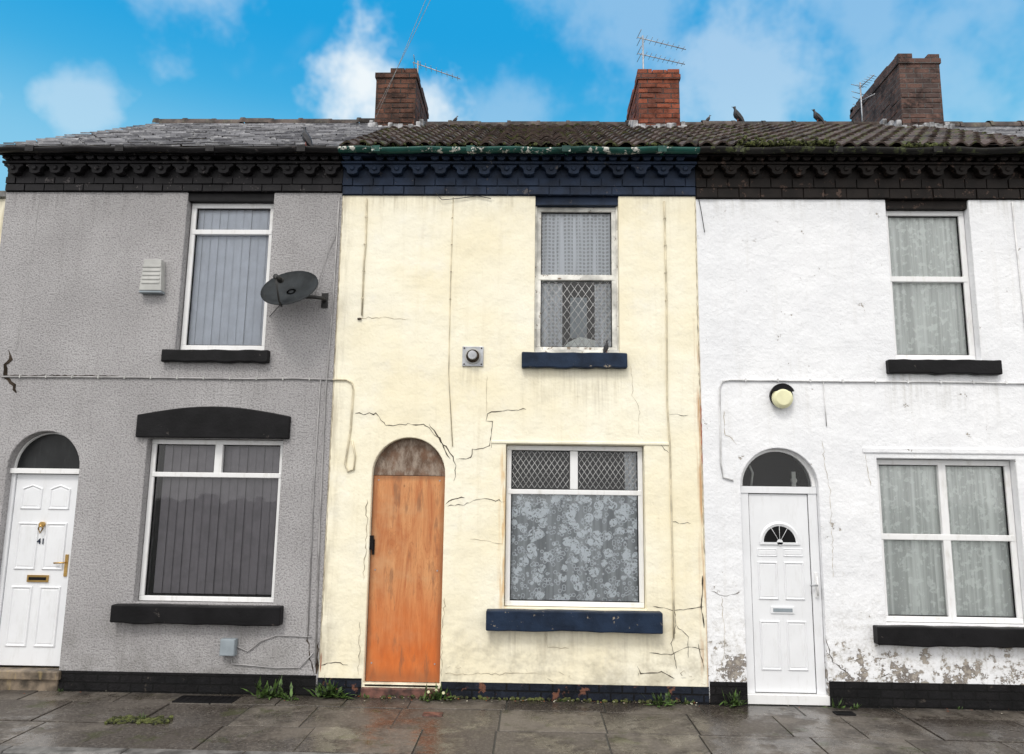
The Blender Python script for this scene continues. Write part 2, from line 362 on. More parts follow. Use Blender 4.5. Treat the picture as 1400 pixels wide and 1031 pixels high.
def curtain(name,parent,x0,x1,z0,z1,key,y=.2,folds=14,amp=.012,seed=0,swag=0):
    rr=random.Random(seed); c=B(); n=folds*6; ph=[rr.uniform(-.6,.6) for _ in range(n+1)]
    vs=[]
    for j,z in enumerate((z0,(z0+z1)/2,z1)):
        for i in range(n+1):
            vs.append((x0+(x1-x0)*i/n,y+amp*math.sin(i*2*math.pi/6+ph[i//6])*(1+.3*math.sin(i*.7)),z))
    fs=[(j*(n+1)+i,j*(n+1)+i+1,(j+1)*(n+1)+i+1,(j+1)*(n+1)+i) for j in range(2) for i in range(n)]
    c.add(vs,fs,key,True); c.obj(name,parent)
def blinds(name,parent,x0,x1,z0,z1,key,y=.19,w=.089,tl=.005):
    c=B(); x=x0; rr=random.Random(3)
    while x<x1-.02:
        t=rr.uniform(-.003,.003); c.add([(x,y+tl+t,z0),(x+w*1.04,y-tl+t,z0),(x+w*1.04,y-tl+t,z1),(x,y+tl+t,z1)],[(0,1,2,3)],key); x+=w
    c.obj(name,parent)
def sill(name,parent,x0,x1,z0,z1,key,y0=-.09,y1=.085,seed=1):
    s_=B(); rr=random.Random(seed); n=14
    pts=[(x0+(x1-x0)*i/n,z0+rr.uniform(-.008,.008)) for i in range(n+1)]+[(x1-(x1-x0)*i/n,z1-.006+rr.uniform(-.004,.004)) for i in range(n+1)]
    s_.prism(pts,y0,y1,key); return s_.obj(name,parent,bevel=.012)
def crack(b,pts,w=.008,key='crack',jit=.012,y=-.003,step=.035):
    P=[];rr=random; w*=.72
    for i in range(len(pts)-1):
        a=Vector(pts[i]);c=Vector(pts[i+1]);n=max(1,int((c-a).length/step))
        for j in range(n): P.append(a+(c-a)*j/n+(Vector((rr.uniform(-jit,jit),rr.uniform(-jit,jit))) if (i or j) else Vector((0,0))))
    P.append(Vector(pts[-1])); vs=[];n=len(P)
    for i,p in enumerate(P):
        d=(P[min(i+1,n-1)]-P[max(i-1,0)]); d=d.normalized() if d.length else Vector((1,0)); nn=Vector((-d.y,d.x))
        ww=w*rr.uniform(.2,1.15)*(.3 if i in(0,n-1) else 1)/2
        vs+=[(p.x+nn.x*ww,y,p.y+nn.y*ww),(p.x-nn.x*ww,y,p.y-nn.y*ww)]
    b.add(vs,[(2*i,2*i+1,2*i+3,2*i+2) for i in range(n-1)],key)
def panel(b,pts,yf,key,w=.03,d=.010):
    cx=sum(p[0] for p in pts)/len(pts); cz=sum(p[1] for p in pts)/len(pts)
    hw=max(abs(p[0]-cx) for p in pts); hz=max(abs(p[1]-cz) for p in pts)
    def ins(t,y): return [(cx+(p[0]-cx)*(1-t/hw),y,cz+(p[1]-cz)*(1-t/hz)) for p in pts]
    rings=[ins(0,yf),ins(w*.3,yf-d),ins(w*.6,yf-d),ins(w,yf-.002),ins(w*1.5,yf-.006)]
    n=len(pts); vs=[q for r in rings for q in r]
    fs=[(j*n+i,j*n+(i+1)%n,(j+1)*n+(i+1)%n,(j+1)*n+i) for j in range(4) for i in range(n)]
    fs.append([4*n+i for i in range(n)]); b.add(vs,fs,key)
# ------------------------------------------------------------------ roof pieces
EY,RY=-.20,3.0
def slope_pt(x,s,h,ze,zr):
    L=math.hypot(RY-EY,zr-ze); cy=(RY-EY)/L; cz=(zr-ze)/L
    return (x,EY+s*cy-h*cz,ze+s*cz+h*cy)
def slates(name,parent,x0,x1,ze,zr):
    b=B(); L=math.hypot(RY-EY,zr-ze); ex=.19; n=int(L/ex)
    for j in range(n+1):
        s0=j*ex; s1=min(s0+ex*1.12,L); x=x0-(.13 if j%2 else 0)
        while x<x1:
            w=.26; a=max(x,x0)+.003; c=min(x+w,x1)-.003
            if c-a>.03:
                dz=random.uniform(-.003,.008); ds=random.uniform(-.008,.008)
                if random.random()<.07: ds-=.025
                P=[slope_pt(a,s0+ds,.028+dz,ze,zr),slope_pt(c,s0+ds+random.uniform(-.006,.006),.028+dz,ze,zr),slope_pt(c,s1,.008,ze,zr),slope_pt(a,s1,.008,ze,zr)]
                Q=[slope_pt(a,s0+ds,.012+dz,ze,zr),slope_pt(c,s0+ds,.012+dz,ze,zr)]
                b.add(P+Q,[(0,1,2,3),(4,5,1,0)],'slate')
            x+=w
    b.obj(name,parent)
def pantiles(name,parent,x0,x1,ze,zr):
    b=B(); L=math.hypot(RY-EY,zr-ze); ex=.31; n=int(L/ex); pt=.165
    prof=[0,.012,.034,.040,.034,.012,0]
    for j in range(n+1):
        s0=j*ex; s1=min(s0+ex*1.08,L); x=x0
        while x<x1-.02:
            ds=random.uniform(-.010,.010); dh=random.uniform(-.004,.006); vs=[]
            m=len(prof); p_=min(pt,x1-x)
            for i,h in enumerate(prof): vs.append(slope_pt(x+p_*i/(m-1),s0+ds,h+.035+dh,ze,zr))
            for i,h in enumerate(prof): vs.append(slope_pt(x+p_*i/(m-1),s1,h+.008,ze,zr))
            for i,h in enumerate(prof): vs.append(slope_pt(x+p_*i/(m-1),s0+ds,h+.015+dh,ze,zr))
            fs=[(i,i+1,m+i+1,m+i) for i in range(m-1)]+[(2*m+i,2*m+i+1,i+1,i) for i in range(m-1)]
            b.add(vs,fs,'pantile'); x+=pt
    b.obj(name,parent)
def ridge(name,parent,x0,x1,zr):
    b=B(); x=x0
    while x<x1:
        w=min(.45,x1-x); r0=.115+random.uniform(-.004,.006); dz=random.uniform(-.010,.010); vs=[];n=10
        for xx,r in ((x,r0+.012),(x+.05,r0+.012),(x+.052,r0),(x+w,r0)):
            for i in range(n+1):
                a=math.pi*i/n; vs.append((xx,RY-r*math.cos(a),zr-.05+dz+r*math.sin(a)))
        m=n+1; b.add(vs,[(k*m+i,(k+1)*m+i,(k+1)*m+i+1,k*m+i+1) for k in range(3) for i in range(n)],'ridge',True)
        x+=w
    b.obj(name,parent)
def house_shell(parent,x0,x1,ze,zr,ztop):
    b=B(); k='body'
    def roofz(y): return ze+(zr-ze)*(y-EY)/(RY-EY)-.03
    prof=[(.3,-.1),(6.3,-.1),(6.3,ze-.03),(RY,zr-.03),(.3,roofz(.3))]
    n=5; vs=[(x0,p[0],p[1]) for p in prof]+[(x1,p[0],p[1]) for p in prof]
    b.add(vs,[(0,4,3,2,1),(5,6,7,8,9)]+[(i,(i+1)%n,(i+1)%n+n,i+n) for i in range(n)],k)
    b.box(x0+.001,x1-.001,.012,.299,ztop+.001,5.55,k)
    b.obj("brick_body",parent)
    r=B(); r.add([(x0,RY,zr),(x1,RY,zr),(x1,6.5,ze),(x0,6.5,ze)],[(0,1,2,3)],'slate'); r.obj("rear_roof_slope",parent)
def cornice(parent,x0,x1,zb,key,gut,ze):
    b=B(); pitch=.235
    b.box(x0,x1,-.012,.3,zb,zb+.006,key)
    b.box(x0,x1,-.010,.01,zb,5.55,key)
    n=round((x1-x0)/.225); w=(x1-x0)/n; hh=(5.355-zb)/2
    for r in range(2):
        for i in range(-1,n+1):
            a=x0+i*w+(w/2 if r else 0)+.005; c=a+w-.010
            a=max(a,x0+.002);c=min(c,x1-.002)
            if c-a<.02: continue
            j=random.uniform(-.006,.005); b.box(a,c,-.026+j,-.006,zb+r*hh+.005+random.uniform(0,.003),zb+(r+1)*hh-.004,key)
    n=round((x1-x0)/pitch); w=(x1-x0)/n
    hp=[(.104,0),(.104,-.022),(.080,-.032),(.062,-.052),(.056,-.072),(.060,-.086),(.046,-.104),(.020,-.114)]
    for i in range(n):
        cx=x0+(i+.5)*w+random.uniform(-.004,.004); zt=5.475; j=random.uniform(-.009,.009); sc_=random.uniform(.9,1.0)
        pts=[(cx-a,zt+c*sc_) for a,c in hp]+[(cx+a,zt+c*sc_) for a,c in hp[::-1]]
        b.prism(pts,-.095+j,-.008,key)
        b.disc((cx,zt-.045),.022,-.112,-.094,key,10,.03)
    b.box(x0+.001,x1-.001,-.115,.05,5.477,5.503,key)
    n2=n*2; w2=(x1-x0)/n2
    for i in range(n2):
        cx=x0+(i+.5)*w2; pts=[(cx-.042,5.549),(cx-.042,5.52),(cx-.018,5.506),(cx+.018,5.506),(cx+.042,5.52),(cx+.042,5.549)]
        if random.random()>.04: b.prism(pts,-.145+random.uniform(-.006,.006),-.01,key)
    b.box(x0+.001,x1-.001,-.160,.25,5.551,5.575,key)
    b.obj("corbelled_brick_cornice",parent,bevel=.004)
    g=B(); n=10; r=.050; vs=[]; K=16
    for q in range(K+1):
        xx=x0+(x1-x0)*q/K; sag=.008*math.sin(q*1.9)+random.uniform(-.005,.005)
        for rr in (r,r-.006):
            for i in range(n+1):
                a=math.pi*i/n; vs.append((xx,-.225-rr*math.cos(a),5.592+sag-rr*math.sin(a)))
    m=2*(n+1)
    for q in range(K):
        for i in range(n):
            g.f.append([q*m+i,q*m+i+1,(q+1)*m+i+1,(q+1)*m+i]); g.f.append([q*m+n+1+i,(q+1)*m+n+1+i,(q+1)*m+n+2+i,q*m+n+2+i])
        g.f.append([q*m,(q+1)*m,(q+1)*m+n+1,q*m+n+1])
    g.v=vs; g.mats=[gut]; g.mi=[0]*len(g.f); g.sm=[True]*len(g.f)
    for q in range(4):
        xx=x0+.4+q*(x1-x0-.6)/3.2
        g.box(xx,xx+.03,-.285,-.16,5.55,5.556,gut)
        g.box(xx-.04,xx+.05,-.283,-.277,5.535,5.60,gut)
    g.obj("rain_gutter",parent)
ZE,ZR=5.615,7.50
def chimney(parent,name,x0,x1,y0,y1,zt,key,seed):
    b=B(); rr=random.Random(seed)
    b.box(x0,x1,y0,y1,6.6,zt-.16,key)
    b.box(x0-.018,x1+.018,y0-.018,y1+.018,zt-.16,zt-.08,key)
    x=x0-.01
    while x<x1-.05:
        w=min(.215,x1+.01-x)
        for (ya,yb) in ((y0-.01,y0+.10),(y1-.10,y1+.01)):
            if rr.random()>.15: b.box(x,x+w-.008,ya+rr.uniform(-.008,.006),yb,zt-.078,zt-rr.uniform(-.008,.016),key)
        x+=w
    y=y0+.105
    while y<y1-.15:
        for (xa,xb) in ((x0-.01,x0+.1),(x1-.1,x1+.01)):
            if rr.random()>.15: b.box(xa,xb,y,y+.207,zt-.078,zt-rr.uniform(-.008,.016),key)
        y+=.215
    for i in range(34):
        zc=6.95+.078*rr.randint(0,12)
        if zc>zt-.26: continue
        xa=x0+rr.choice([0,.115,.23,.345]); b.box(xa+.006,min(xa+.21,x1-.003),y0-rr.uniform(.003,.010),y0+.02,zc+.006,zc+.072,key)
        ya=y0+rr.uniform(.05,y1-y0-.25)
        if x0>0: b.box(x0-rr.uniform(.003,.010),x0+.02,ya,ya+.2,zc+.006,zc+.072,key)
        else: b.box(x1-.02,x1+rr.uniform(.003,.010),ya,ya+.2,zc+.006,zc+.072,key)
    b.obj(name,parent,bevel=.006)
    f=B()
    def rz(y): return ZE+(ZR-ZE)*(min(y,2*RY-y)-EY)/(RY-EY)
    n=10
    for i in range(n):
        xa=x0-.07+(x1-x0+.14)*i/n; w=(x1-x0+.14)/n
        f.box(xa,xa+w*1.02,y0-.10-rr.random()*.05,y0-.014,rz(y0)-.08,rz(y0)+.02+rr.random()*.05,'mortar')
    for i in range(6):
        ya=y0+i*.2
        for xa,xb in ((x0-.075,x0-.013),(x1+.013,x1+.075)):
            z=rz(ya+.1); f.box(xa+rr.uniform(-.02,.0)*(1 if xa<x0 else 0),xb+(rr.uniform(0,.03) if xb>x1 else 0),ya,ya+.2,z-.1,z+.07+rr.random()*.05,'mortar')
    f.obj(name+"_flashing",parent,bevel=.015)
# ================================================================== HOUSES
XA,XB,XC,XD,XE=-5.80,-2.07,1.75,5.62,9.4
# ---------------- grey house
hA=empty("terraced_house",(-3.93,3,0))
house_shell(hA,XA,XB,ZE,ZR+.05,5.19)
wall("front_wall",hA,XA,XB,0,5.19,'grey',[rect(-3.77,-2.82,3.44,5.3),rect(-3.98,-2.56,.85,2.50),arch_pts(-5.43,-4.67,.12,2.18)])
cornice(hA,XA,XB-.002,5.19,'corA','gutA',ZE)
slates("slate_roof",hA,XA-.06,XB,ZE,ZR+.05); ridge("ridge_tiles",hA,XA-.05,-2.3,ZR+.07)
window("upper_window",hA,-3.76,-2.83,3.45,5.10,[('h',4.77,-3.74,-2.85)])
blinds("upper_blinds",hA,-3.74,-2.84,3.46,5.05,'blindU',.17)
window("lower_window",hA,-3.975,-2.565,.855,2.495,[('h',2.13,-3.95,-2.59),('v',-3.26,2.15,2.45,.08)],.05)
blinds("lower_blinds",hA,-3.88,-2.64,.92,2.45,'blindL',.19,.089,.0065)
b=B(); b.box(-3.77,-2.82,.02,.28,5.102,5.188,'black'); b.obj("window_head_strip",hA)  # dark strip filling the opening above the frame
b=B(); n=12
pts=[(-4.09,2.505),(-2.49,2.505),(-2.49,2.74)]+[(-2.49-1.6*i/n,2.74+.095*math.sin(math.pi*i/n)) for i in range(1,n)]+[(-4.09,2.74)]
b.prism(pts,-.045,.02,'black'); b.obj("window_lintel",hA,bevel=.01)
sill("upper_sill",hA,-3.88,-2.75,3.30,3.436,'black',-.07,.088,1); sill("lower_sill",hA,-4.15,-2.45,.66,.846,'black',-.10,.088,2)
b=B(); b.box(-4.66,XB-.02,-.014,.05,-.05,.185,'plA'); b.box(XA,-5.44,-.014,.05,-.05,.185,'plA'); b.obj("brick_plinth",hA)
b=B(); y=.10
b.box(-5.43,-5.385,y-.02,y+.05,.19,2.12,'doorw'); b.box(-4.715,-4.67,y-.02,y+.05,.19,2.12,'doorw'); b.box(-5.44,-4.66,y-.05,y+.06,2.121,2.175,'upvc')
b.box(-5.380,-4.720,y,y+.045,.20,2.115,'doorw')
for xa,xb in ((-5.31,-5.085),(-5.015,-4.79)):
    panel(b,[(xa,1.75),(xb,1.75),(xb,1.97),((xa+xb)/2,2.01) ,(xa,1.97)],y,'doorw',.028,.012)
    panel(b,rect(xa,xb,1.14,1.62),y,'doorw',.028,.012); panel(b,rect(xa,xb,.38,.98),y,'doorw',.028,.012)
b.obj("panelled_front_door",hA,bevel=.003)
b=B(); b.box(-5.15,-4.93,y-.014,y,1.02,1.09,'brass'); b.box(-5.13,-4.95,y-.018,y-.013,1.04,1.07,'black')
b.disc((-5.05,1.60),.028,y-.03,y,'brass',12); b.tube([(-5.05,y-.03,1.60),(-5.075,y-.035,1.56),(-5.05,y-.035,1.515),(-5.025,y-.035,1.56),(-5.05,y-.03,1.60)],.008,'brass')
b.box(-4.775,-4.745,y-.012,y,1.08,1.30,'brass'); b.tube([(-4.76,y-.04,1.22),(-4.87,y-.04,1.215)],.009,'brass')
b.obj("door_furniture",hA)
fc=bpy.data.curves.new("house_number",'FONT'); fc.body="41"; fc.size=.085; fc.extrude=.003; fc.align_x='CENTER'; fc.materials.append(M['navy'])
fo=bpy.data.objects.new("house_number",fc); fo.location=(-5.05,y-.006,1.40); fo.rotation_euler=(math.pi/2,0,0); col.objects.link(fo); fo.parent=hA; fo.matrix_parent_inverse=Matrix.Translation(hA.location).inverted()
def fanlight(parent,x0,x1,zs,yy,fr='upvc',w=.03,gk='glassf'):
    f=B(); cx=(x0+x1)/2; r=(x1-x0)/2-.003; n=24; vs=[]
    for rr_,yv in ((r,yy),(r-w,yy),(r-w,yy+.05)):
        for i in range(n+1): vs.append((cx+rr_*math.cos(math.pi*i/n),yv,zs+rr_*math.sin(math.pi*i/n)))
    m=n+1; f.add(vs,[(k*m+i,k*m+i+1,(k+1)*m+i+1,(k+1)*m+i) for k in range(2) for i in range(n)],fr)
    f.obj("fanlight_frame",parent)
    g=B(); g.add([(cx,yy+.03,zs)]+[(cx+(r-.01)*math.cos(math.pi*i/n),yy+.03,zs+(r-.01)*math.sin(math.pi*i/n)) for i in range(n+1)],[(0,i,i+1) for i in range(1,n+1)],gk); g.obj("fanlight_glass",parent)
    d=B(); d.add([(x0-.05,.27,zs-2),(x1+.05,.27,zs-2),(x1+.05,.27,zs+r+.1),(x0-.05,.27,zs+r+.1)],[(0,1,2,3)],'dark'); d.obj("unlit_hallway_sheet",parent)  # near-black sheet, the hallway's shade painted as colour
fanlight(hA,-5.43,-4.67,2.176,.10,'upvc',.012,'pane')
b=B(); b.box(-5.46,-4.63,-.06,.10,.10,.185,'stone'); b.box(-5.44,-4.65,-.03,.29,-.05,.099,'stone'); b.obj("doorstep",hA,bevel=.012)
b=B(); crack(b,[(-5.7,3.14),(-5.1,3.15),(-4.35,3.15)],.016,jit=.006); crack(b,[(-5.56,3.42),(-5.53,3.32),(-5.58,3.25),(-5.55,3.12),(-5.46,3.04),(-5.42,2.96)],.06,jit=.012)
crack(b,[(-5.42,5.15),(-5.42,4.6),(-5.46,3.9),(-5.48,3.4)],.012,'cableG',.006)
crack(b,[(-2.2,.55),(-2.16,.35),(-2.11,.2)],.02); crack(b,[(-2.085,.5),(-2.09,.2)],.05,jit=.005)
crack(b,[(-4.7,2.9),(-4.3,2.8),(-4.1,2.86)],.006,'cableG'); crack(b,[(-2.4,2.6),(-2.3,2.2),(-2.36,1.8)],.006,'cableG')
b.obj("wall_cracks",hA)
b=B()
b.tube([(-5.6,-.012,3.13),(-4.2,-.012,3.135),(-3,-.012,3.13),(-2.5,-.012,3.14),(-2.07,-.012,3.13)],.009,'cableG')
x=-5.4
while x<-2.1: b.box(x,x+.012,-.024,0,3.118,3.150,'plast'); x+=.28
b.tube([(-2.10,-.012,5.15),(-2.11,-.012,4),(-2.14,-.012,3),(-2.13,-.012,1.6),(-2.10,-.012,.3)],.008,'cableG')
b.tube([(-2.20,-.012,3.13),(-2.21,-.012,2),(-2.19,-.012,.55)],.006,'cableG')
b.tube([(-2.9,-.012,.45),(-2.78,-.012,.40),(-2.66,-.012,.50),(-2.5,-.012,.56),(-2.15,-.012,.55)],.006,'cableG')
b.tube([(-2.95,-.012,.37),(-2.93,-.012,.28),(-2.75,-.012,.27),(-2.5,-.012,.25),(-2.25,-.012,.26),(-2.13,-.012,.40)],.006,'cableG')
b.tube([(-2.30,-.05,4.0),(-2.2,-.012,4.5),(-2.12,-.012,4.7),(-2.11,-.012,5.0)],.0035,'cableG'); b.tube([(-2.62,-.03,3.98),(-2.78,-.012,3.8)],.004,'cableK')
b.obj("wall_cables",hA)
b=B(); b.box(-3.04,-2.89,-.07,-.001,.365,.525,'boxg'); b.box(-3.035,-2.895,-.078,-.071,.37,.52,'boxg'); b.obj("utility_box",hA,bevel=.008)
# ---------------- cream house
hB=empty("terraced_house",(-.16,3,0))
house_shell(hB,XB,XC,ZE,ZR,5.16)
wall("front_wall",hB,XB,XC,0,5.16,'cream',[rect(.03,.92,3.44,5.3),rect(-.25,1.16,.86,2.48),arch_pts(-1.62,-.87,.12,2.16)])
cornice(hB,XB,XC-.002,5.16,'navy','gutB',ZE)
pantiles("tiled_roof",hB,XB,XC,ZE,ZR); ridge("ridge_tiles",hB,-1.75,1.6,ZR+.03)
window("upper_sash_window",hB,.045,.905,3.47,5.07,[('h',4.28,.06,.89,.06)],.05,'oldwhite',leads=[(.10,.85,3.53,4.24,.115)],y=.10)
curtain("upper_net_curtain",hB,.08,.88,4.32,5.05,'net',.175,7,.012,4); curtain("lower_net_curtain",hB,.08,.33,3.5,4.24,'net',.20,3,.012,5); curtain("lower_net_curtain",hB,.68,.88,3.5,4.24,'net',.20,3,.012,5)
b=B(); b.box(.42,.60,.255,.275,3.65,4.10,'boxg'); b.prism([(.30,3.5),(.72,3.5),(.70,3.62),(.52,3.66),(.40,3.60)],.24,.25,'sheer'); b.obj("window_clutter",hB)
window("lower_window",hB,-.245,1.155,.865,2.475,[('h',2.00,-.23,1.14),('v',.45,2.03,2.42,.08)],.05,'upvc',leads=[(-.19,.40,2.04,2.42,.085),(.50,1.10,2.04,2.42,.085)])
curtain("lace_curtain",hB,-.22,1.13,.9,2.02,'lace',.150,11,.008,6); curtain("top_net_strip",hB,.98,1.13,2.03,2.45,'net',.17,3,.01,6)
b=B(); b.box(.03,.92,.03,.28,5.072,5.158,'navy'); b.box(.032,.918,.085,.16,5.07,5.10,'navy'); b.obj("window_head_strip",hB)
b=B(); b.box(.031,.048,.07,.16,3.476,5.069,'oldwhite'); b.box(.902,.919,.07,.16,3.476,5.069,'oldwhite'); b.box(.031,.919,.02,.18,3.441,3.475,'oldwhite'); b.obj("sash_box",hB)
b=B(); b.box(-.40,1.42,-.012,.01,2.487,2.515,'cream'); b.obj("lintel_drip_moulding",hB,bevel=.006)
sill("upper_sill",hB,-.10,.99,3.27,3.435,'navysill',-.08,.10,3); sill("lower_sill",hB,-.42,1.30,.66,.855,'navysill',-.12,.088,4)
b=B(); b.box(-.855,XC,-.012,.05,-.05,.150,'plB'); b.box(XB,-1.64,-.012,.05,-.05,.165,'plB'); b.obj("brick_plinth",hB)
b=B(); b.box(-1.638,-.857,-.035,.28,-.05,.085,'step'); b.box(-1.615,-.875,.0,.2,.086,.119,'step'); b.obj("doorstep",hB,bevel=.008)
b=B(); b.prism(rect(-1.615,-.875,.125,2.145),.06,.08,'ply'); b.prism(arch_pts(-1.615,-.875,2.150,2.165)[:],.075,.095,'arch'); b.obj("boarded_up_doorway",hB,bevel=.002)
b=B(); b.box(-1.63,-1.585,.02,.055,1.40,1.54,'black'); b.box(-1.595,-1.575,.040,.058,1.35,1.50,'black')
for zx in ((-1.56,2.1),(-.93,2.1),(-1.56,.3),(-.93,.3),(-1.56,1.2),(-.93,1.2)): b.disc(zx,.008,.055,.06,'metal',8)
b.obj("door_hasp_and_screws",hB)
cr=B()
crack(cr,[(-1.82,2.78),(-1.60,2.78),(-1.50,2.66)],.018); crack(cr,[(-1.50,2.66),(-1.26,2.68),(-1.08,2.66),(-.93,2.50),(-.82,2.32)],.015)
crack(cr,[(-1.05,2.68),(-.98,2.58),(-.84,2.42),(-.78,2.3),(-.76,2.2),(-.78,2.1)],.018)
crack(cr,[(-.76,2.32),(-.62,2.34),(-.60,2.42),(-.42,2.46),(-.40,2.7),(-.46,2.72),(-.44,2.8),(-.30,2.83),(-.05,2.84)],.012)
crack(cr,[(-.84,1.84),(-.68,1.86),(-.5,1.92),(-.25,1.90)],.009); crack(cr,[(-1.66,1.9),(-1.65,1.5),(-1.66,1.1)],.012,'hair')
crack(cr,[(-.86,1.86),(-.80,1.92),(-.66,1.93)],.013,jit=.01)
crack(cr,[(-.6,1.52),(-.4,1.5),(-.27,1.48)],.007,'hair')
crack(cr,[(1.16,2.49),(1.30,2.50),(1.42,2.40)],.008); crack(cr,[(1.42,1.2),(1.43,1.0),(1.45,.72),(1.40,.55),(1.45,.3)],.008,jit=.008)
crack(cr,[(1.42,2.80),(1.62,2.80)],.009); crack(cr,[(1.42,1.72),(1.62,1.70)],.009); crack(cr,[(1.22,.9),(1.45,.86),(1.72,.9)],.012,jit=.006); crack(cr,[(1.18,.46),(1.4,.44),(1.55,.52),(1.72,.50)],.009,jit=.006)
crack(cr,[(1.72,1.2),(1.70,.9),(1.72,.7)],.018,jit=.006); crack(cr,[(1.45,.72),(1.56,.62),(1.56,.42)],.010,jit=.008)
crack(cr,[(1.06,.33),(1.1,.26),(1.3,.28),(1.42,.22)],.018,jit=.006); crack(cr,[(1.66,.55),(1.71,.3)],.012,jit=.006)
crack(cr,[(-2.05,.28),(-1.9,.31),(-1.78,.29)],.012); crack(cr,[(-.83,.22),(-.4,.23),(.1,.24)],.008,'hair'); crack(cr,[(.15,.62),(.2,.5),(.4,.48)],.009,'hair')
crack(cr,[(-1.83,3.80),(-1.30,3.79)],.008,'hair'); crack(cr,[(1.03,3.3),(1.05,3.0),(1.12,2.85),(1.10,2.6)],.006,'hair')
crack(cr,[(-.46,3.2),(-.46,2.8)],.006,'hair',.004); crack(cr,[(-.4,2.51),(-.4,2.44)],.016); crack(cr,[(1.74,5.1),(1.735,4),(1.74,2.8),(1.74,1.4)],.014,'hair',.004)
crack(cr,[(-2.06,5.1),(-2.062,4),(-2.06,3),(-2.06,1.4),(-2.06,.3)],.014,'hair',.003); crack(cr,[(-.84,.95),(-.86,.5),(-.85,.2)],.01,'hair')
crack(cr,[(-1.68,.7),(-1.67,.2)],.01,'hair')
for i in range(22):
    x=random.uniform(-.8,1.7);z=random.uniform(.16,.30); crack(cr,[(x,z),(x+random.uniform(-.06,.06),z+random.uniform(-.03,.03))],random.uniform(.006,.02),random.choice(['crack','hair','hair']))
cr.obj("wall_cracks",hB)
b=B()
b.tube([(-1.80,-.012,5.12),(-1.79,-.012,4.6),(-1.80,-.012,4.4),(-1.795,-.012,3.82)],.009,'cableW')
b.tube([(-.86,-.006,5.14),(-.865,-.006,4.2),(-.86,-.006,3.2),(-.80,-.006,2.45)],.005,'cableW')
b.tube([(1.41,-.012,5.10),(1.415,-.012,4),(1.40,-.012,2.9),(1.42,-.012,2.5),(1.425,-.012,1),(1.42,-.012,.6)],.009,'cableW')
b.tube([(-2.07,-.012,3.13),(-1.93,-.012,3.13),(-1.87,-.012,3.10),(-1.85,-.012,3.02),(-1.86,-.012,2.62),(-1.90,-.012,2.25),(-1.87,-.012,2.18),(-1.81,-.012,2.20),(-1.80,-.012,2.34),(-1.84,-.012,2.5)],.010,'cableW')
for z in (4.9,4.6,4.3,4.0): b.box(-1.81,-1.785,-.022,0,z,z+.012,'cableW'); b.box(1.40,1.425,-.022,0,z,z+.012,'cableW'); b.box(-.872,-.856,-.012,0,z,z+.01,'hair')
b.box(-1.84,-1.80,-.02,0,3.775,3.79,'crack')
b.tube([(-1.05,-.03,5.18),(-.98,-.03,5.10),(-.80,-.02,5.12),(-.6,-.02,5.15),(-.45,-.02,5.12)],.004,'cableK')
b.obj("wall_cables",hB)
b=B(); b.box(-.72,-.50,-.018,0,3.285,3.495,'metal'); b.disc((-.61,3.39),.085,-.03,-.017,'plast',24); b.disc((-.61,3.39),.062,-.07,-.029,'crack',24,.07); b.disc((-.61,3.39),.045,-.10,-.069,'metal',20,.05)
for a,c in ((-.70,3.305),(-.52,3.305),(-.70,3.475),(-.52,3.475)): b.disc((a,c),.009,-.024,-.017,'crack',8)
b.obj("boiler_flue_vent",hB,bevel=.003)
b=B(); crack(b,[(1.742,2.9),(1.743,2.7),(1.742,2.3)],.014,'rustred',.003,-.0042)
crack(b,[(-2.05,.4),(-2.05,.22)],.02,'rustred',.004,-.0042); b.obj("rust_drips",hB)
# ---------------- white house
hC=empty("terraced_house",(3.7,3,0))
house_shell(hC,XC,XD,ZE,ZR,5.13)
wall("front_wall",hC,XC,XD,0,5.13,'white',[rect(3.76,4.63,3.40,5.3),rect(3.50,4.88,.77,2.38),arch_pts(2.125,2.905,-.02,2.08)])
cornice(hC,XC,XD-.002,5.13,'corC','gutC',ZE)
pantiles("tiled_roof",hC,XC,XD,ZE,ZR); ridge("ridge_tiles",hC,2.1,XD-.3,ZR+.03)
window("upper_window",hC,3.765,4.625,3.41,5.04,[('h',4.28,3.78,4.61,.06)],.055)
curtain("upper_curtain",hC,3.8,4.6,3.45,5.0,'sheer',.168,9,.012,7)
window("lower_window",hC,3.505,4.875,.775,2.375,[('h',1.60,3.52,4.86,.06),('v',4.19,.8,2.35,.075)],.055)
curtain("lower_curtain",hC,3.53,4.85,.8,2.35,'sheer',.168,14,.012,8)
b=B(); b.box(3.76,4.63,.03,.28,5.042,5.128,'corC'); b.obj("window_head_strip",hC)
b=B(); b.box(3.36,5.05,-.014,.01,2.43,2.49,'white'); b.obj("lintel_band",hC,bevel=.012)
sill("upper_sill",hC,3.65,4.79,3.24,3.395,'black',-.07,.088,5); sill("lower_sill",hC,3.36,5.02,.58,.765,'black',-.10,.088,6)
b=B(); b.box(XC+.01,2.12,-.014,.05,-.05,.20,'plA'); b.box(2.91,XD,-.014,.05,-.05,.225,'plA'); b.obj("brick_plinth",hC)
b=B(); y=.06
b.box(2.13,2.215,y,y+.06,.086,2.015,'doorw'); b.box(2.815,2.90,y,y+.06,.086,2.015,'doorw'); b.box(2.13,2.90,y-.01,y+.06,2.016,2.085,'doorw'); b.box(2.10,2.92,y-.06,y+.06,.0,.085,'upvc')
b.box(2.222,2.808,y+.012,y+.05,.095,2.008,'doorw'); yf=y+.012
for xa,xb in ((2.285,2.485),(2.545,2.745)):
    panel(b,rect(xa,xb,.30,.77),yf,'doorw',.022,.012); panel(b,rect(xa,xb,.97,1.34),yf,'doorw',.022,.012)
    panel(b,rect(xa,xb,1.39,1.47),yf,'doorw',.014,.008)
